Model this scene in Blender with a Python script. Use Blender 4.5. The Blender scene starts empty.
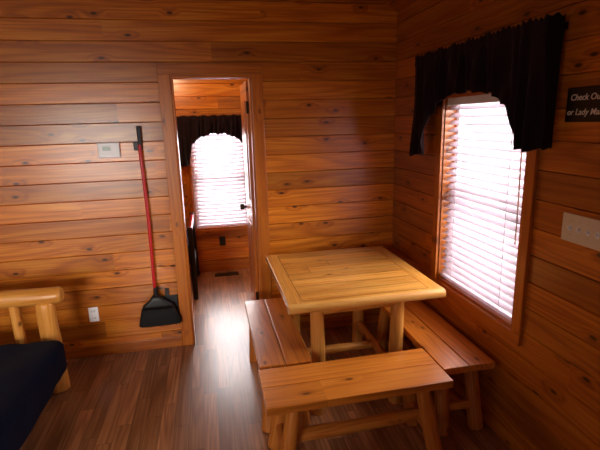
import bpy, bmesh, random
from math import *
from mathutils import Vector, Matrix, noise
random.seed(7)
sc=bpy.context.scene
sc.view_settings.view_transform='Standard'
sc.view_settings.look='None'
# ------------------------------------------------------------ node helpers
class NB:
    def __init__(s,name):
        s.m=bpy.data.materials.new(name); s.m.use_nodes=True
        s.nt=s.m.node_tree; s.b=s.nt.nodes['Principled BSDF']
    def n(s,t,**k):
        x=s.nt.nodes.new(t)
        for a,v in k.items(): setattr(x,a,v)
        return x
    def set(s,sock,v):
        if isinstance(v,bpy.types.NodeSocket): s.nt.links.new(v,sock)
        else: sock.default_value=v
    def M(s,op,a,b=0.0,c=0.0):
        x=s.n('ShaderNodeMath',operation=op)
        s.set(x.inputs[0],a); s.set(x.inputs[1],b); s.set(x.inputs[2],c)
        return x.outputs[0]
    def V(s,a,b,c):
        x=s.n('ShaderNodeCombineXYZ')
        for i,v in enumerate((a,b,c)): s.set(x.inputs[i],v)
        return x.outputs[0]
    def mix(s,f,a,b,bt='MIX'):
        x=s.n('ShaderNodeMix',data_type='RGBA',blend_type=bt)
        s.set(x.inputs[0],f); s.set(x.inputs[6],a); s.set(x.inputs[7],b)
        return x.outputs[2]
    def ramp(s,f,stops):
        x=s.n('ShaderNodeValToRGB'); e=x.color_ramp.elements
        while len(e)<len(stops): e.new(.5)
        for el,(p,c) in zip(e,stops): el.position=p; el.color=c if len(c)==4 else (*c,1)
        s.set(x.inputs[0],f); return x.outputs[0]
def rgb(r,g,b):
    f=lambda c:((c/255+.055)/1.055)**2.4 if c>10 else c/255/12.92
    return (f(r),f(g),f(b),1)
def wood(name,dark,mid,light,along=0,across=2,bw=.135,bl=2.6,rough=.35,knots=1.0,var=.35,gs=1.0,seam=0.0,bump=.15,coat=.2):
    B=NB(name); tc=B.n('ShaderNodeTexCoord'); sp=B.n('ShaderNodeSeparateXYZ'); B.set(sp.inputs[0],tc.outputs['Object'])
    S=sp.outputs[along]; T=sp.outputs[across]; D=sp.outputs[3-along-across]
    oi=B.n('ShaderNodeObjectInfo')
    tt=B.M('DIVIDE',T,bw); idb=B.M('FLOOR',tt)
    w1=B.n('ShaderNodeTexWhiteNoise',noise_dimensions='2D'); B.set(w1.inputs[0],B.V(idb,oi.outputs['Random'],0))
    ss=B.M('ADD',B.M('DIVIDE',S,bl),B.M('MULTIPLY',w1.outputs[0],9)); sg=B.M('FLOOR',ss)
    w2=B.n('ShaderNodeTexWhiteNoise',noise_dimensions='3D'); B.set(w2.inputs[0],B.V(idb,sg,oi.outputs['Random']))
    r=w2.outputs[0]
    off=B.M('MULTIPLY',r,37)
    # knots
    vo=B.n('ShaderNodeTexVoronoi',voronoi_dimensions='2D'); vo.inputs['Scale'].default_value=1
    B.set(vo.inputs['Vector'],B.V(B.M('ADD',B.M('MULTIPLY',S,2.9*gs),off),B.M('MULTIPLY',T,6.5*gs),0))
    vd=vo.outputs['Distance']
    kn=B.n('ShaderNodeMapRange',interpolation_type='SMOOTHSTEP'); B.set(kn.inputs[0],vd); kn.inputs[1].default_value=.03; kn.inputs[2].default_value=.085; kn.inputs[3].default_value=1; kn.inputs[4].default_value=0
    halo=B.n('ShaderNodeMapRange',interpolation_type='SMOOTHSTEP'); B.set(halo.inputs[0],vd); halo.inputs[1].default_value=.04; halo.inputs[2].default_value=.30; halo.inputs[3].default_value=1; halo.inputs[4].default_value=0
    wk=B.n('ShaderNodeTexWhiteNoise',noise_dimensions='3D'); B.set(wk.inputs[0],vo.outputs['Color'])
    sel=B.M('LESS_THAN',wk.outputs[0],.42)
    hs=B.M('MULTIPLY',halo.outputs[0],sel)
    # growth rings
    n1=B.n('ShaderNodeTexNoise'); n1.inputs['Scale'].default_value=1; n1.inputs['Detail'].default_value=1.5
    B.set(n1.inputs['Vector'],B.V(B.M('ADD',B.M('MULTIPLY',S,.35*gs),off),B.M('MULTIPLY',T,5*gs),B.M('MULTIPLY',D,5*gs)))
    ph=B.M('ADD',B.M('MULTIPLY',n1.outputs[0],85),B.M('MULTIPLY',hs,6*knots))
    ring=B.M('POWER',B.M('MULTIPLY_ADD',B.M('SINE',ph),.5,.5),1.8)
    n3=B.n('ShaderNodeTexNoise'); n3.inputs['Scale'].default_value=1
    B.set(n3.inputs['Vector'],B.V(B.M('ADD',B.M('MULTIPLY',S,1.1*gs),off),B.M('MULTIPLY',T,14*gs),D))
    n2=B.n('ShaderNodeTexNoise'); n2.inputs['Scale'].default_value=1; n2.inputs['Detail'].default_value=4
    B.set(n2.inputs['Vector'],B.V(B.M('ADD',B.M('MULTIPLY',S,3*gs),off),B.M('MULTIPLY',T,110*gs),B.M('MULTIPLY',D,110*gs)))
    f=B.M('ADD',B.M('ADD',B.M('MULTIPLY',ring,.15),B.M('MULTIPLY',n2.outputs[0],.5)),B.M('MULTIPLY',n3.outputs[0],.42))
    f=B.M('ADD',f,B.M('MULTIPLY',hs,.12*knots))
    col=B.ramp(f,[(.28,light),(.52,mid),(.86,dark)])
    v=B.M('ADD',B.M('MULTIPLY',r,var*2),1-var)
    col=B.mix(1,col,B.V(v,v,v),'MULTIPLY')
    kdark=tuple(c*.15 for c in dark[:3])+(1,)
    col=B.mix(B.M('MULTIPLY',B.M('MULTIPLY',kn.outputs[0],sel),.92*min(1,knots*1.2)),col,kdark)
    hgt=B.M('MULTIPLY',f,-.3)
    if seam>0:
        fr=B.M('FRACT',tt); e=B.M('MINIMUM',fr,B.M('SUBTRACT',1,fr)); m1=B.M('LESS_THAN',B.M('MULTIPLY',e,bw),seam)
        f2=B.M('FRACT',ss); e2=B.M('MINIMUM',f2,B.M('SUBTRACT',1,f2)); m2=B.M('LESS_THAN',B.M('MULTIPLY',e2,bl),seam)
        mm=B.M('MAXIMUM',m1,m2); col=B.mix(B.M('MULTIPLY',mm,.65),col,kdark); hgt=B.M('SUBTRACT',hgt,mm)
    B.set(B.b.inputs['Base Color'],col)
    B.set(B.b.inputs['Roughness'],B.M('MULTIPLY_ADD',n2.outputs[0],.15,rough-.07))
    B.b.inputs['Coat Weight'].default_value=coat; B.b.inputs['Coat Roughness'].default_value=.22
    bp=B.n('ShaderNodeBump'); bp.inputs['Strength'].default_value=bump; bp.inputs['Distance'].default_value=.004
    B.set(bp.inputs['Height'],hgt); B.set(B.b.inputs['Normal'],bp.outputs[0])
    return B.m
def plain(name,c,rough=.5,var=.12,scale=30,metal=0,sheen=0,spec=.5):
    B=NB(name); n=B.n('ShaderNodeTexNoise'); n.inputs['Scale'].default_value=scale; tc=B.n('ShaderNodeTexCoord'); B.set(n.inputs['Vector'],tc.outputs['Object'])
    d=tuple(x*(1-var*2) for x in c[:3])+(1,)
    B.set(B.b.inputs['Base Color'],B.mix(n.outputs[0],d,c))
    B.b.inputs['Roughness'].default_value=rough; B.b.inputs['Metallic'].default_value=metal
    B.b.inputs['Sheen Weight'].default_value=sheen; B.b.inputs['Specular IOR Level'].default_value=spec
    return B.m
PD,PM,PL=rgb(130,58,8),rgb(196,108,20),rgb(226,150,48)
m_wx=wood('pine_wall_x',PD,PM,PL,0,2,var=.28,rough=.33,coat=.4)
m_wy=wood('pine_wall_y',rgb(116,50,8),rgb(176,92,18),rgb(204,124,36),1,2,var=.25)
m_trimz=wood('pine_trim_vertical',PD,rgb(184,98,20),rgb(204,122,32),2,0,bw=3,knots=.6,var=.1)
m_trimx=wood('pine_trim_x',PD,rgb(184,98,20),rgb(204,122,32),0,2,bw=3,knots=.6,var=.1)
m_trimy=wood('pine_trim_y',PD,rgb(176,92,20),rgb(196,116,32),1,2,bw=3,knots=.6,var=.1)
m_floor=wood('laminate_floor',rgb(98,60,38),rgb(160,108,70),rgb(200,146,100),1,0,bw=.085,bl=.6,rough=.33,knots=0,var=.32,seam=.0014,bump=.08,coat=.3)
m_ceil=wood('pine_ceiling',rgb(110,48,8),rgb(160,80,14),rgb(186,108,30),1,0,bw=.14,seam=.003,var=.2)
TD,TM,TL=rgb(176,102,36),rgb(222,152,66),rgb(238,178,92)
m_topx=wood('table_pine_x',TD,TM,TL,0,1,bw=.1145,bl=9,rough=.28,knots=.7,var=.22,seam=.0035,coat=.6)
m_topy=wood('table_pine_y',TD,TM,TL,1,0,bw=3,bl=9,rough=.28,knots=.3,var=.06,coat=.6)
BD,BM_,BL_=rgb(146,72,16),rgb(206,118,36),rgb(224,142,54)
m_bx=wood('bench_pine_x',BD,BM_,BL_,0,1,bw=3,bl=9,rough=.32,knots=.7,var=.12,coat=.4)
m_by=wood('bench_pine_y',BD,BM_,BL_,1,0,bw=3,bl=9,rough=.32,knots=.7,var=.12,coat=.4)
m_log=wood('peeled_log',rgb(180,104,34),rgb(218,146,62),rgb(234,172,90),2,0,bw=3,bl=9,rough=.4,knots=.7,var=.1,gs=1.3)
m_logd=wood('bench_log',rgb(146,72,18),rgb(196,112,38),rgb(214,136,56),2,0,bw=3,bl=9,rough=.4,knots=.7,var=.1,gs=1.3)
m_white=plain('white_plastic',rgb(252,252,255),.4,.01)
m_ivory=plain('ivory_plastic',rgb(228,210,180),.4,.03)
m_frame=plain('white_vinyl',rgb(232,228,230),.45,.03)
m_black=plain('black_plastic',rgb(16,15,17),.45,.1)
m_bristle=plain('black_bristle',rgb(14,13,15),.85,.3,200)
m_red=plain('red_painted_steel',rgb(205,24,34),.35,.06)
m_navy=plain('navy_canvas',rgb(15,20,42),.9,.15,60,sheen=.02,spec=.1)
m_plum=plain('plum_fabric',rgb(34,15,20),.9,.2,50,sheen=.05,spec=.15)
m_lcd=plain('lcd_grey',rgb(130,150,135),.3,.05)
m_sign=plain('sign_black',rgb(14,13,14),.4,.1)
m_text=plain('sign_paint',rgb(225,215,195),.6,.03)
m_metal=plain('dark_bronze',rgb(60,45,30),.35,.1,metal=.9)
B=NB('fill_lamp_glass'); B.b.inputs['Base Color'].default_value=(.9,.85,.75,1); B.b.inputs['Emission Color'].default_value=(1,.8,.5,1); B.b.inputs['Emission Strength'].default_value=1.5; m_fill_lamp=B.m  # glowing glass of the added bedroom fixture
# slats translucent
B=NB('blind_slat'); B.b.inputs['Roughness'].default_value=.5
tr=B.n('ShaderNodeBsdfTranslucent'); tr.inputs[0].default_value=(.9,.82,.87,1); mx=B.n('ShaderNodeMixShader'); mx.inputs[0].default_value=.36
nn=B.n('ShaderNodeTexNoise'); nn.inputs['Scale'].default_value=4
B.set(B.b.inputs['Base Color'],B.mix(nn.outputs[0],rgb(210,192,204),rgb(226,212,222)))
out=B.nt.nodes['Material Output']; B.nt.links.new(B.b.outputs[0],mx.inputs[1]); B.nt.links.new(tr.outputs[0],mx.inputs[2]); B.nt.links.new(mx.outputs[0],out.inputs[0]); m_slat=B.m
B=NB('window_glass'); g=B.n('ShaderNodeBsdfTransparent'); gl=B.n('ShaderNodeBsdfGlossy'); gl.inputs['Roughness'].default_value=.02
mx=B.n('ShaderNodeMixShader'); mx.inputs[0].default_value=.05; out=B.nt.nodes['Material Output']
B.nt.links.new(g.outputs[0],mx.inputs[1]); B.nt.links.new(gl.outputs[0],mx.inputs[2]); B.nt.links.new(mx.outputs[0],out.inputs[0]); m_glass=B.m
# ------------------------------------------------------------ geometry helpers
def link(name,me,mat,parent=None,smooth=False):
    if mat and not me.materials: me.materials.append(mat)
    o=bpy.data.objects.new(name,me); sc.collection.objects.link(o)
    if smooth:
        for p in me.polygons: p.use_smooth=True
    if parent:
        o.parent=parent; o.matrix_parent_inverse=Matrix.Translation(-parent.location)
    return o
def empty(name,loc=(0,0,0)):
    e=bpy.data.objects.new(name,None); e.location=loc; e.empty_display_size=.1; sc.collection.objects.link(e); return e
def addbox(bm,a,b):
    vs=[bm.verts.new((x,y,z)) for x in (a[0],b[0]) for y in (a[1],b[1]) for z in (a[2],b[2])]
    for f in ((0,1,3,2),(4,6,7,5),(0,4,5,1),(2,3,7,6),(0,2,6,4),(1,5,7,3)): bm.faces.new([vs[i] for i in f])
def box(name,a,b,mat,parent=None,bev=.004,seg=2):
    a,b=[min(p,q) for p,q in zip(a,b)],[max(p,q) for p,q in zip(a,b)]
    bm=bmesh.new(); addbox(bm,a,b)
    if bev: bmesh.ops.bevel(bm,geom=list(bm.edges),offset=bev,segments=seg,affect='EDGES',profile=.6)
    bmesh.ops.recalc_face_normals(bm,faces=bm.faces)
    me=bpy.data.meshes.new(name); bm.to_mesh(me); bm.free()
    return link(name,me,mat,parent,smooth=False)
def log(name,p,q,r0,r1,mat,parent,wob=.06,round_=.25,seg=20):
    p,q=Vector(p),Vector(q); L=(q-p).length; sd=random.random()*50
    rings=[]; N=14
    prof=[(0,0.0)]
    er=min(r0,r1)*round_
    for k in range(4):
        a=k/3*pi/2; prof.append((er*(1-cos(a)), 1-round_+round_*sin(a)))
    for k in range(1,N): prof.append((er+(L-2*er)*k/N,1))
    for k in range(4):
        a=(3-k)/3*pi/2; prof.append((L-er*(1-cos(a)),1-round_+round_*sin(a)))
    prof.append((L,0.0))
    bm=bmesh.new()
    for (z,s) in prof:
        if s==0: rings.append([bm.verts.new((0,0,z))]); continue
        R=(r0+(r1-r0)*z/L)*s; ring=[]
        for i in range(seg):
            a=2*pi*i/seg
            w=1+wob*noise.noise(Vector((cos(a)*.9+sd,sin(a)*.9,z*6)))*2
            ring.append(bm.verts.new((R*w*cos(a)+.004*sin(z*5+sd),R*w*sin(a)+.004*cos(z*4+sd),z)))
        rings.append(ring)
    for A,Bq in zip(rings,rings[1:]):
        for i in range(seg):
            j=(i+1)%seg
            if len(A)==1: bm.faces.new((A[0],Bq[j],Bq[i]))
            elif len(Bq)==1: bm.faces.new((A[i],A[j],Bq[0]))
            else: bm.faces.new((A[i],A[j],Bq[j],Bq[i]))
    bmesh.ops.recalc_face_normals(bm,faces=bm.faces)
    me=bpy.data.meshes.new(name); bm.to_mesh(me); bm.free()
    o=link(name,me,mat,parent,smooth=True)
    quat=(q-p).to_track_quat('Z','Y')
    o.rotation_mode='QUATERNION'; o.rotation_quaternion=quat; o.location=p
    return o
def tube(name,p,q,r,mat,parent,r1=None): return log(name,p,q,r,r1 or r,mat,parent,wob=0,round_=.2,seg=16)
def boardwall(name,axis,s0,s1,z0,z1,face,dirn,mat,holes=(),bw=.135,th=.12):
    bm=bmesh.new(); ch=.007; k0=floor(z0/bw+1e-6)
    zb=k0*bw
    while zb<z1-1e-6:
        lo,hi=max(zb,z0),min(zb+bw,z1)
        cuts={lo,hi}
        for h in holes:
            for zz in (h[2],h[3]):
                if lo+1e-4<zz<hi-1e-4: cuts.add(zz)
        cuts=sorted(cuts)
        for a,b in zip(cuts,cuts[1:]):
            segs=[(s0,s1)]
            for h in holes:
                if h[2]<b-1e-4 and h[3]>a+1e-4:
                    ns=[]
                    for u,v in segs:
                        if h[0]>u: ns.append((u,min(v,h[0])))
                        if h[1]<v: ns.append((max(u,h[1]),v))
                    segs=[x for x in ns if x[1]-x[0]>1e-4]
            for u,v in segs:
                c0=ch if a==lo else 0; c1=ch if b==hi else 0
                if b-a<2.2*ch: c0=c1=0
                k=.6
                prof=[(th,a),(ch*1.3 if c0 else 0,a),(0,a+c0*k),(0,b-c1*k),(ch*1.3 if c1 else 0,b),(th,b)]
                rows=[]
                for s in (u,v):
                    row=[]
                    for d,z in prof:
                        f=face-dirn*d
                        row.append(bm.verts.new((s,f,z) if axis=='x' else (f,s,z)))
                    rows.append(row)
                n=len(prof)
                for i in range(n):
                    j=(i+1)%n
                    try: bm.faces.new((rows[0][i],rows[0][j],rows[1][j],rows[1][i]))
                    except: pass
                bm.faces.new(rows[0]); bm.faces.new(rows[1][::-1])
        zb+=bw
    bmesh.ops.recalc_face_normals(bm,faces=bm.faces)
    me=bpy.data.meshes.new(name); bm.to_mesh(me); bm.free()
    return link(name,me,mat)
# ------------------------------------------------------------ room shell
DX0,DX1,DZ=-1.705,-1.125,2.07
WY0,WY1,WZ0,WZ1=-1.56,-.765,.66,1.86
boardwall('wall_back','x',-4.3,0.12,0,3.75,0,-1,m_wx,[(DX0,DX1,0,DZ)])
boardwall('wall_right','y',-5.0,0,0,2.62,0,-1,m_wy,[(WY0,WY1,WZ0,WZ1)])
boardwall('wall_left','y',-5.0,0,0,2.62,-4.3,1,m_wy,[(-3.4,-2.2,.9,2.0)])
RX0,RX1,RZ0,RZ1=-4.1,-2.5,.55,1.95
boardwall('wall_rear','x',-4.3,0,0,3.75,-5.0,1,m_wx,[(RX0,RX1,RZ0,RZ1)])
FX0,FX1,FZ0,FZ1=-1.68,-1.03,.52,1.72
boardwall('wall_bedroom_far','x',-2.9,-.4,0,2.5,1.80,-1,m_wx,[(FX0,FX1,FZ0,FZ1)])
boardwall('wall_bedroom_left','y',.12,1.80,0,2.5,-2.9,1,m_wy)
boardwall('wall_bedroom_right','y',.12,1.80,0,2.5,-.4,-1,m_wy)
box('floor',(-4.42,-5.12,-.1),(.12,1.92,0),m_floor,bev=0)
box('ceiling_bedroom',(-3.02,.12,2.5),(-.28,1.92,2.6),m_ceil,bev=0)
def slope(name,x0,z0,x1,z1):
    bm=bmesh.new(); v=[]
    for x,z in ((x0,z0),(x1,z1),(x1,z1+.1),(x0,z0+.1)):
        v.append([bm.verts.new((x,y,z)) for y in (-5.12,0)])
    for i in range(4):
        j=(i+1)%4; bm.faces.new((v[i][0],v[j][0],v[j][1],v[i][1]))
    bm.faces.new([a[0] for a in v]); bm.faces.new([a[1] for a in v][::-1])
    bmesh.ops.recalc_face_normals(bm,faces=bm.faces)
    me=bpy.data.meshes.new(name); bm.to_mesh(me); bm.free(); link(name,me,m_ceil)
slope('ceiling',.1,2.46,-2.15,3.7)
slope('ceiling.001',-4.42,2.46,-2.15,3.7)
t=empty('trim_1',(DX0,0,0))
cw=.078
box('casing_left',(DX0-cw,-.018,0),(DX0+.006,0,DZ+.006),m_trimz,t)
box('casing_right',(DX1-.006,-.018,0),(DX1+cw,0,DZ+.006),m_trimz,t)
box('casing_head',(DX0-cw,-.018,DZ+.0065),(DX1+cw,0,DZ+cw-.005),m_trimx,t)
box('jamb_left',(DX0,0,0),(DX0+.018,.12,DZ),m_trimz,t,.002)
box('jamb_right',(DX1-.018,0,0),(DX1,.12,DZ),m_trimz,t,.002)
box('jamb_head',(DX0+.018,0,DZ-.018),(DX1-.018,.12,DZ),m_trimx,t,.002)
d=empty('door_1',(DX1,.13,0))
box('door_slab',(DX1-.035,.135,.012),(DX1,.70,DZ-.03),m_trimz,d,.003)
for z0,z1 in ((.2,.9),(1.1,1.9)):
    box('door_panel_%d'%(z0*10),(DX1-.043,.23,z0),(DX1-.034,.60,z1),m_trimz,d,.004)
tube('door_knob_stem',(DX1-.035,.64,.98),(DX1-.065,.64,.98),.012,m_metal,d)
tube('door_knob',(DX1-.06,.64,.98),(DX1-.095,.64,.98),.027,m_metal,d)
for z in (.25,1.8): box('hinge_%d'%(z*10),(DX1-.04,.122,z),(DX1-.02,.134,z+.09),m_metal,d,.001)
box('baseboard_back',(-4.3,-.014,0),(DX0-cw-.001,0,.085),m_trimx,bev=.004)
box('baseboard_back.001',(DX1+cw+.001,-.014,0),(-.015,0,.085),m_trimx,bev=.004)
box('baseboard_right',(-.014,-5,0),(0,-.001,.085),m_trimy,bev=.004)
box('baseboard_bedroom',(-2.9,1.786,0),(-.4,1.80,.085),m_trimx,bev=.004)
# ------------------------------------------------------------ windows
def window(name,mp,s0,s1,z0,z1,mt_s,slat_bottom,npitch=.044,tilt=.5,blind=True):
    e=empty(name,mp((s0+s1)/2,0,z0))
    def bx(n,sa,da,za,sb,db,zb,m,bev=.003): return box(n,mp(sa,da,za),mp(sb,db,zb),m,e,bev)
    c=.062
    bx('casing_left',s0-c,-.02,z0-.004,s0+.004,0,z1+.004,m_trimz); bx('casing_right',s1-.004,-.02,z0-.004,s1+c,0,z1+.004,m_trimz)
    bx('casing_top',s0-c,-.02,z1+.0045,s1+c,0,z1+c,mt_s); bx('casing_bottom',s0-c,-.02,z0-c,s1+c,0,z0-.0045,mt_s)
    bx('reveal_left',s0,0,z0,s0+.012,.12,z1,m_trimz,0); bx('reveal_right',s1-.012,0,z0,s1,.12,z1,m_trimz,0)
    bx('reveal_bottom',s0+.012,0,z0,s1-.012,.12,z0+.012,mt_s,0); bx('reveal_top',s0+.012,0,z1-.012,s1-.012,.12,z1,mt_s,0)
    a,b,lo,hi=s0+.012,s1-.012,z0+.012,z1-.012; zm=(lo+hi)/2
    bx('sash_left',a,.075,lo,a+.04,.11,hi,m_frame); bx('sash_right',b-.04,.075,lo,b,.11,hi,m_frame)
    bx('sash_bottom',a+.04,.075,lo,b-.04,.11,lo+.045,m_frame); bx('sash_top',a+.04,.075,hi-.04,b-.04,.11,hi,m_frame)
    bx('meeting_rail',a+.04,.075,zm-.025,b-.04,.11,zm+.025,m_frame)
    bx('glass',a+.04,.09,lo+.045,b-.04,.094,hi-.04,m_glass,0)
    if not blind: return e
    bm=bmesh.new(); z=hi-.06; hw=.024
    while z>slat_bottom+.03:
        vs=[]
        for s in (a+.004,b-.004):
            for k in range(5):
                u=-1+k/2; dd=.036+u*hw*cos(tilt); zz=z+u*hw*sin(tilt)+.003*(1-u*u)
                vs.append(bm.verts.new(mp(s,dd,zz)))
        for k in range(4): bm.faces.new((vs[k],vs[k+1],vs[k+6],vs[k+5]))
        z-=npitch
    me=bpy.data.meshes.new('blind_slats'); bm.to_mesh(me); bm.free()
    o=link('blind_slats',me,m_slat,e,True); so=o.modifiers.new('s','SOLIDIFY'); so.thickness=.0025
    bx('blind_headrail',a+.002,.008,hi-.045,b-.002,.062,hi-.001,m_frame); bx('blind_bottomrail',a+.004,.012,slat_bottom,b-.004,.06,slat_bottom+.018,m_slat)
    for f in (.18,.82):
        s=a+(b-a)*f; bx('ladder_cord_%d'%(f*100),s-.002,.008,slat_bottom,s+.002,.010,hi-.03,m_frame,0)
    tube('tilt_wand',mp(a+.05,.002,hi-.06),mp(a+.05,.002,hi-.75),.004,m_frame,e)
    return e
window('window_1',lambda s,d,z:(d,s,z),WY0,WY1,WZ0,WZ1,m_trimy,.685,tilt=.55)
window('window_2',lambda s,d,z:(s,1.80+d,z),FX0,FX1,FZ0,FZ1,m_trimx,.55,tilt=.5)
window('fill_window_rear',lambda s,d,z:(s,-5.0-d,z),RX0,RX1,RZ0,RZ1,m_trimx,.9,blind=False)  # unseen window behind the camera, framing the rear fill light
window('fill_window_left',lambda s,d,z:(-4.3-d,s,z),-3.4,-2.2,.9,2.0,m_trimy,.9,blind=False)  # unseen side window, added to frame the left fill light
# ------------------------------------------------------------ valances
def valance(name,mp,s0,s1,zt,zt0,zt1,zpeak,off,tail=.13):
    e=empty(name,mp((s0+s1)/2,0,zt))
    bm=bmesh.new(); NU,NV=240,26; W=s1-s0; path=[]
    nr=14
    for i in range(nr): path.append((s0,-(off*i/nr),0.0))
    for i in range(NU+1): path.append((s0+W*i/NU,-off,i/NU))
    for i in range(1,nr+1): path.append((s1,-(off*(1-i/nr)),1.0))
    cols=[]
    for k,(s,d,u) in enumerate(path):
        c=abs(u-.5)*2; ztail=zt0 if u<.5 else zt1
        if c>1-2*tail: zb=ztail
        else:
            q=c/(1-2*tail)
            zb=zpeak-(zpeak-ztail)*(.45*q**2.4+.55*max(0,(q-.86)/.14)**1.0)
        zb+=.005*sin(k*.45)+.006*sin(k*.17)
        col=[]
        for j in range(NV+1):
            v=j/NV
            header=zt+.02+.006*sin(k*.9)+.005*sin(k*.21)
            z=header+(zb-header)*v
            am=.003+.013*min(1,v*1.4)
            pl=sin(k*.36+sin(k*.13+v*2)*1.6)*am+sin(k*.17+v*2.5)*am*.9
            if abs(z-zt+.02)<.018: pl*=.4
            if d>-off*.9: ds,dd=pl*.5,d
            else: ds,dd=0,d-pl
            col.append(bm.verts.new(mp(s+ds,min(dd,-.024),z)))
        cols.append(col)
    for A,Bc in zip(cols,cols[1:]):
        for j in range(NV): bm.faces.new((A[j],A[j+1],Bc[j+1],Bc[j]))
    me=bpy.data.meshes.new('valance_cloth'); bm.to_mesh(me); bm.free()
    o=link('valance_cloth',me,m_plum,e,True); so=o.modifiers.new('s','SOLIDIFY'); so.thickness=.003
    tube('curtain_rod',mp(s0+.012,-off+.02,zt-.015),mp(s1-.012,-off+.02,zt-.015),.009,m_frame,e)
    for s in (s0+.015,s1-.015): box('rod_bracket_%d'%(s*100),mp(s-.01,-off+.03,zt-.03),mp(s+.01,-.001,zt-.002),m_black,e,.002)
valance('valance_curtain',lambda s,d,z:(d,s,z),-1.72,-.53,2.10,1.585,1.49,1.865,.10)
valance('valance_curtain',lambda s,d,z:(s,1.80+d,z),-1.80,-.92,1.80,1.28,1.28,1.62,.08)
# ------------------------------------------------------------ dining table
TX0,TX1,TY0,TY1,TZ=-1.11,-.185,-1.205,-.20,.76
T=empty('log_dining_table',((TX0+TX1)/2,(TY0+TY1)/2,0))
bwid=.085
box('tabletop_planks',(TX0+bwid,TY0+.03,TZ-.04),(TX1-bwid,TY1-.03,TZ),m_topx,T,.003)
box('breadboard_left',(TX0,TY0+.03,TZ-.04),(TX0+bwid-.001,TY1-.03,TZ),m_topy,T,.006)
box('breadboard_right',(TX1-bwid+.001,TY0+.03,TZ-.04),(TX1,TY1-.03,TZ),m_topy,T,.006)
def halflog(name,a,b,r,zt,mat,parent,out):
    bm=bmesh.new(); rows=[]; N=24
    for i in range(N+1):
        x=a[0]+(b[0]-a[0])*i/N; w=1+.10*noise.noise(Vector((x*5,3,a[1]*7)))
        prof=[(-.032,0)]+[(r*w*cos(t)*out*1.0,-(.5-.5*sin(t))*2*r*1.0) for t in [pi/2-k*pi/10 for k in range(11)]]+[(-.032,-2*r)]
        prof=[((-.0295*out if k in(0,len(prof)-1) else p[0]),p[1]) for k,p in enumerate(prof)]
        rows.append([bm.verts.new((x,a[1]+p[0],zt+p[1])) for p in prof])
    n=len(rows[0])
    for A,Bq in zip(rows,rows[1:]):
        for i in range(n):
            j=(i+1)%n; bm.faces.new((A[i],A[j],Bq[j],Bq[i]))
    bm.faces.new(rows[0]); bm.faces.new(rows[-1][::-1])
    bmesh.ops.recalc_face_normals(bm,faces=bm.faces)
    me=bpy.data.meshes.new(name); bm.to_mesh(me); bm.free(); return link(name,me,mat,parent)
m_edge=wood('log_edge_x',rgb(194,120,48),rgb(232,166,82),rgb(244,190,108),0,1,bw=3,bl=9,rough=.35,knots=.4,var=.1,coat=.4)
halflog('front_log_edge',(TX0,TY0+.03),(TX1,TY0+.03),.027,TZ-.0005,m_edge,T,-1)
halflog('back_log_edge',(TX0,TY1-.03),(TX1,TY1-.03),.027,TZ-.0005,m_edge,T,1)
LX0,LX1,LY0,LY1=-.93,-.43,-1.08,-.36
for i,(x,y) in enumerate(((LX0,LY0),(LX1,LY0),(LX0,LY1),(LX1,LY1))):
    log('leg_%d'%(i+1),(x,y,0),(x,y,TZ-.041),.043,.040,m_log,T,.05,.12)
za=TZ-.085
log('apron_front',(LX0,LY0,za),(LX1,LY0,za),.03,.03,m_log,T); log('apron_back',(LX0,LY1,za),(LX1,LY1,za),.03,.03,m_log,T)
log('apron_left',(LX0,LY0,za-.01),(LX0,LY1,za-.01),.03,.03,m_log,T); log('apron_right',(LX1,LY0,za-.01),(LX1,LY1,za-.01),.03,.03,m_log,T)
log('stretcher_left',(LX0,LY0,.2),(LX0,LY1,.2),.028,.028,m_log,T); log('stretcher_right',(LX1,LY0,.2),(LX1,LY1,.2),.028,.028,m_log,T)
log('stretcher_middle',(LX0,(LY0+LY1)/2,.2),(LX1,(LY0+LY1)/2,.2),.028,.028,m_log,T)
# ------------------------------------------------------------ benches
def bench(x0,x1,y0,y1,z,along,splay=.075,lin=.14,ws=.02):
    cx,cy=(x0+x1)/2,(y0+y1)/2; e=empty('log_bench',(cx,cy,0)); th=.042
    if along=='x':
        box('seat_plank_1',(x0,y0,z-th),(x1,cy-.0015,z),m_bx,e,.006,3); box('seat_plank_2',(x0,cy+.0015,z-th),(x1,y1,z),m_bx,e,.006,3)
        L=(x1-x0)/2; W=(y1-y0)/2; P=lambda l,w,zz:(cx+l,cy+w,zz)
    else:
        box('seat_plank_1',(x0,y0,z-th),(cx-.0015,y1,z),m_by,e,.006,3); box('seat_plank_2',(cx+.0015,y0,z-th),(x1,y1,z),m_by,e,.006,3)
        L=(y1-y0)/2; W=(x1-x0)/2; P=lambda l,w,zz:(cx+w,cy+l,zz)
    k=0; zt=z-th-.001
    for sl in (-1,1):
        for sw in (-1,1):
            k+=1
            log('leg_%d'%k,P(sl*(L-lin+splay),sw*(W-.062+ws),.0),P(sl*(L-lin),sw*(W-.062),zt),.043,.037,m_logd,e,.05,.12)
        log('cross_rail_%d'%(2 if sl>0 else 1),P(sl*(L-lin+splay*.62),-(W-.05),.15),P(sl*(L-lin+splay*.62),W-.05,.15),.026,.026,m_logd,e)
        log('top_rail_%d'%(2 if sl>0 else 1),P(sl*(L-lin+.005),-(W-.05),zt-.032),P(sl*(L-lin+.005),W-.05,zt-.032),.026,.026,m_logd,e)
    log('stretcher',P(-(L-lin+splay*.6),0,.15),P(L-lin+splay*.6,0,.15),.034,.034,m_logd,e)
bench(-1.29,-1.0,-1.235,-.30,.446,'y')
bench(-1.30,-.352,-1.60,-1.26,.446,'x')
bench(-.346,-.045,-1.494,-.43,.446,'y')
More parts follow.
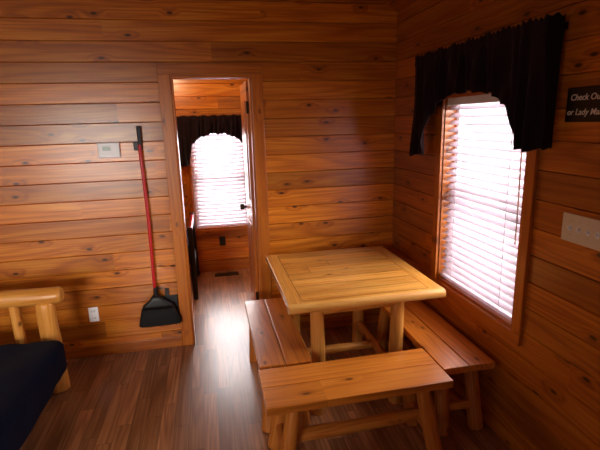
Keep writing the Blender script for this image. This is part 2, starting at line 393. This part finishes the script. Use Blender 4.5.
# ------------------------------------------------------------ log bed at left
F=empty('log_bed',(-3.0,-1.4,0))
for i,(x,y) in enumerate(((-2.58,-.42),(-3.55,-.42),(-2.58,-2.4),(-3.55,-2.4))):
    log('post_%d'%(i+1),(x,y,0),(x,y,.64),.066,.058,m_log,F,.06)
for i,y in enumerate((-.42,-2.4)):
    log('top_rail_%d'%(i+1),(-3.7,y,.68),(-2.47,y,.68),.062,.055,m_log,F,.06,.4)
    log('lower_rail_%d'%(i+1),(-3.55,y,.2),(-2.58,y,.2),.04,.04,m_log,F)
    for j,x in enumerate((-2.76,-2.95,-3.15,-3.35)):
        log('spindle_%d_%d'%(i+1,j+1),(x,y,.2),(x,y,.66),.032,.032,m_log,F)
for i,x in enumerate((-2.60,-3.53)): log('side_rail_%d'%(i+1),(x,-2.4,.2),(x,-.42,.2),.045,.045,m_log,F)
bm=bmesh.new(); addbox(bm,(-3.62,-2.28,.20),(-2.46,-.54,.44))
bmesh.ops.bevel(bm,geom=list(bm.edges),offset=.05,segments=4,affect='EDGES',profile=.5)
bmesh.ops.subdivide_edges(bm,edges=[e for e in bm.edges if e.calc_length()>.3],cuts=24,use_grid_fill=True)
for v in bm.verts:
    n=noise.noise(v.co*4)*.022+noise.noise(v.co*11)*.009
    v.co.z+=n if v.co.z>.36 else 0; v.co.x+=n*.8
bmesh.ops.recalc_face_normals(bm,faces=bm.faces)
me=bpy.data.meshes.new('mattress'); bm.to_mesh(me); bm.free(); link('mattress',me,m_navy,F,True)
# bunk bed in bedroom
G=empty('bunk_bed',(-2.2,1.3,0))
box('lower_mattress',(-2.75,1.0,.34),(-1.72,1.70,.56),m_navy,G,.04,4)
for i,(x,y) in enumerate(((-1.70,.96),(-1.70,1.70),(-2.79,1.70),(-2.79,.96))): log('bunk_post_%d'%i,(x,y,0),(x,y,.75),.025,.025,m_black,G,.02)
log('bunk_rail',(-1.70,.96,.32),(-1.70,1.70,.32),.02,.02,m_black,G); log('bunk_rail_top',(-1.70,.96,.72),(-1.70,1.70,.72),.018,.018,m_red,G)
# floor vent
V=empty('floor_vent',(-1.35,1.62,0))
box('vent_frame',(-1.5,1.58,.0),(-1.22,1.69,.005),m_metal,V,.001)
for i in range(9): box('louver_%d'%i,(-1.49+i*.03,1.59,.005),(-1.475+i*.03,1.68,.009),m_black,V,0)
E=empty('wall_outlet',(-1.38,1.8,.33)); box('plate',(-1.415,1.793,.31),(-1.345,1.80,.42),m_black,E,.002); box('socket',(-1.4,1.79,.33),(-1.36,1.794,.4),m_sign,E,.002)
# ceiling fixture added to brighten the bedroom's upper far wall
E=empty('added_fill_lamp',(-1.9,.9,2.5))
def dome(name,c,r,h,mat,parent):
    bm=bmesh.new(); rows=[]
    for i in range(10):
        a=i/9*pi/2*.98; rows.append([bm.verts.new((c[0]+r*cos(a)*cos(2*pi*j/32),c[1]+r*cos(a)*sin(2*pi*j/32),c[2]-h*sin(a))) for j in range(32)])
    for A,Bq in zip(rows,rows[1:]):
        for i in range(32): j=(i+1)%32; bm.faces.new((A[i],A[j],Bq[j],Bq[i]))
    bm.faces.new(rows[-1]); me=bpy.data.meshes.new(name); bm.to_mesh(me); bm.free(); link(name,me,mat,parent,True)
tube('fill_lamp_base',(-1.9,.9,2.47),(-1.9,.9,2.5),.15,m_metal,E); dome('fill_lamp_shade',(-1.9,.9,2.47),.14,.08,m_fill_lamp,E)
# ------------------------------------------------------------ wall items
E=empty('wall_outlet',(-2.415,0,.345))
box('plate',(-2.45,-.006,.285),(-2.38,0,.40),m_white,E,.003)
for i,z in enumerate((.315,.37)):
    box('socket_%d'%i,(-2.433,-.009,z-.018),(-2.397,-.005,z+.018),m_white,E,.003)
    for s in (-.008,.008): box('slot_%d_%d'%(i,s*1000),(-2.415+s-.0015,-.0095,z-.006),(-2.415+s+.0015,-.0088,z+.008),m_black,E,0)
E=empty('thermostat',(-2.155,0,1.57))
box('body',(-2.232,-.028,1.516),(-2.085,0,1.622),m_white,E,.008,3)
box('display',(-2.198,-.030,1.567),(-2.145,-.027,1.595),m_lcd,E,.001)
for i in range(3): box('button_%d'%i,(-2.12,-.031,1.595-i*.022),(-2.102,-.027,1.607-i*.022),m_white,E,.001)
for i in range(3): box('key_%d'%i,(-2.2+i*.028,-.031,1.535),(-2.182+i*.028,-.027,1.546),m_white,E,.001)
E=empty('broom',(-1.95,0,.25)); bxm=-1.945
tube('handle',(bxm,-.05,.50),(bxm+.0,-.035,1.60),.0115,m_red,E)
tube('grip',(bxm,-.035,1.58),(bxm,-.033,1.73),.0145,m_black,E)
tube('ferrule',(bxm,-.05,.42),(bxm,-.05,.53),.018,m_black,E)
box('wall_clip',(bxm-.045,-.03,1.56),(bxm+.012,0,1.62),m_black,E,.004)
def loft(name,secs,mat,parent):
    bm=bmesh.new(); rows=[]
    for z,x0,x1,y0,y1 in secs:
        cx,cy=(x0+x1)/2,(y0+y1)/2; row=[]
        for i in range(28):
            a=2*pi*i/28; c,s=cos(a),sin(a); k=.55
            row.append(bm.verts.new((cx+(x1-x0)/2*copysign(abs(c)**k,c),cy+(y1-y0)/2*copysign(abs(s)**k,s),z)))
        rows.append(row)
    for A,Bq in zip(rows,rows[1:]):
        for i in range(28):
            j=(i+1)%28; bm.faces.new((A[i],A[j],Bq[j],Bq[i]))
    bm.faces.new(rows[0]); bm.faces.new(rows[-1][::-1]); bmesh.ops.recalc_face_normals(bm,faces=bm.faces)
    me=bpy.data.meshes.new(name); bm.to_mesh(me); bm.free(); return link(name,me,mat,parent,True)
loft('broom_cap',[(.47,bxm-.02,bxm+.02,-.07,-.03),(.43,bxm-.05,bxm+.06,-.075,-.025),(.39,bxm-.10,bxm+.115,-.078,-.022),(.36,bxm-.115,bxm+.135,-.078,-.022)],m_black,E)
loft('bristles',[(.365,bxm-.113,bxm+.133,-.075,-.025),(.30,bxm-.13,bxm+.155,-.08,-.02),(.235,bxm-.145,bxm+.175,-.085,-.015),(.225,bxm-.14,bxm+.17,-.083,-.017)],m_bristle,E)
for i in range(60):
    x=bxm-.135+i*.005; tp=bxm-.105+i*.0038
    tube('bristle_tuft_%d'%i,(tp,-.05+.02*sin(i*2.3),.34),(x,-.05+.025*sin(i*1.7),.22+.008*sin(i*3.1)),.0035,m_bristle,E)
E=empty('dustpan',(-1.83,0,.3))
box('pan_back',(-1.94,-.013,.24),(-1.79,-.007,.44),m_black,E,.002); box('pan_side_left',(-1.94,-.014,.24),(-1.934,-.012,.44),m_black,E,.001)
box('pan_handle',(-1.88,-.018,.44),(-1.85,-.004,.50),m_black,E,.004)
E=empty('light_switch',(0,-1.93,1.265))
box('plate',(-.006,-2.03,1.205),(0,-1.80,1.325),m_ivory,E,.003)
for i in range(4):
    y=-1.846-i*.046
    box('toggle_slot_%d'%i,(-.0075,y-.006,1.253),(-.0055,y+.006,1.277),m_white,E,.0005)
    o=box('toggle_%d'%i,(-.018,y-.004,1.262),(-.006,y+.004,1.274),m_white,E,.002)
    for z in (1.235,1.295): tube('screw_%d_%d'%(i,z*1000),(-.0075,y,z),(-.0055,y,z),.0025,m_ivory,E)
E=empty('hanging_sign',(0,-1.95,1.77))
box('board',(-.018,-2.22,1.70),(0,-1.765,1.835),m_sign,E,.004)
def text(body,y,z,size):
    c=bpy.data.curves.new('sign_text','FONT'); c.body=body; c.size=size; c.extrude=.0006; c.materials.append(m_text); c.align_x='LEFT'; c.shear=.2; c.offset=.0004
    o=bpy.data.objects.new('sign_text',c); sc.collection.objects.link(o)
    o.matrix_world=Matrix(((0,0,-1,-.0188),(-1,0,0,y),(0,1,0,z),(0,0,0,1)))
    bpy.context.view_layer.update(); o.parent=E; o.matrix_parent_inverse=Matrix.Translation(-E.location)
text('Check Out 11:00 am',-1.785,1.785,.034); text('or Lady Maid comes',-1.775,1.728,.034)
# ------------------------------------------------------------ light
w=bpy.data.worlds.new('World'); sc.world=w; w.use_nodes=True
bg=w.node_tree.nodes['Background']; bg.inputs[0].default_value=(.93,.95,1,1); bg.inputs[1].default_value=1.6
def area(name,loc,rot,sx,sy,power,col,spread=180):
    l=bpy.data.lights.new(name,'AREA'); l.shape='RECTANGLE'; l.size=sx; l.size_y=sy; l.energy=power; l.color=col; l.spread=radians(spread)
    o=bpy.data.objects.new(name,l); o.location=loc; o.rotation_euler=rot; sc.collection.objects.link(o)
area('daylight_window_right',(.45,-1.16,1.45),(0,radians(72),0),1.6,1.2,105,(1,.95,.92))
area('daylight_bedroom_window',(-1.35,2.2,1.3),(radians(-78),0,0),1.1,1.6,85,(1,.95,.95))
area('rear_fill_light',(-3.3,-5.25,1.3),(radians(78),0,radians(-6)),1.6,1.3,23,(1,.92,.82),56)  # fill from behind the camera, placed to give the back wall its sheen
area('left_fill_light',(-4.5,-2.8,1.5),(0,radians(-90),0),1.1,1.2,6,(1,.9,.78))  # weak extra fill added from the unseen left side
l=bpy.data.lights.new('bedroom_fill_light','POINT'); l.energy=26; l.color=(1,.8,.5); l.shadow_soft_size=.12  # added fill for the bedroom, not a known bulb
o=bpy.data.objects.new('bedroom_fill_light',l); o.location=(-1.9,.9,2.3); sc.collection.objects.link(o)
# ------------------------------------------------------------ camera
yaw,pit,rol,f=.1994,.2307,-.0276,443.28
Fv=Vector((sin(yaw)*cos(pit),cos(yaw)*cos(pit),-sin(pit))); R0=Vector((cos(yaw),-sin(yaw),0)); U0=R0.cross(Fv)
R=R0*cos(rol)+U0*sin(rol); U=-R0*sin(rol)+U0*cos(rol)
cd=bpy.data.cameras.new('camera'); cam=bpy.data.objects.new('camera',cd); sc.collection.objects.link(cam)
cd.sensor_width=36; cd.lens=f/600*36; cd.clip_start=.02
m=Matrix((R,U,-Fv)).transposed().to_4x4(); m.translation=Vector((-1.4804,-3.3936,1.7345)); cam.matrix_world=m
sc.camera=cam
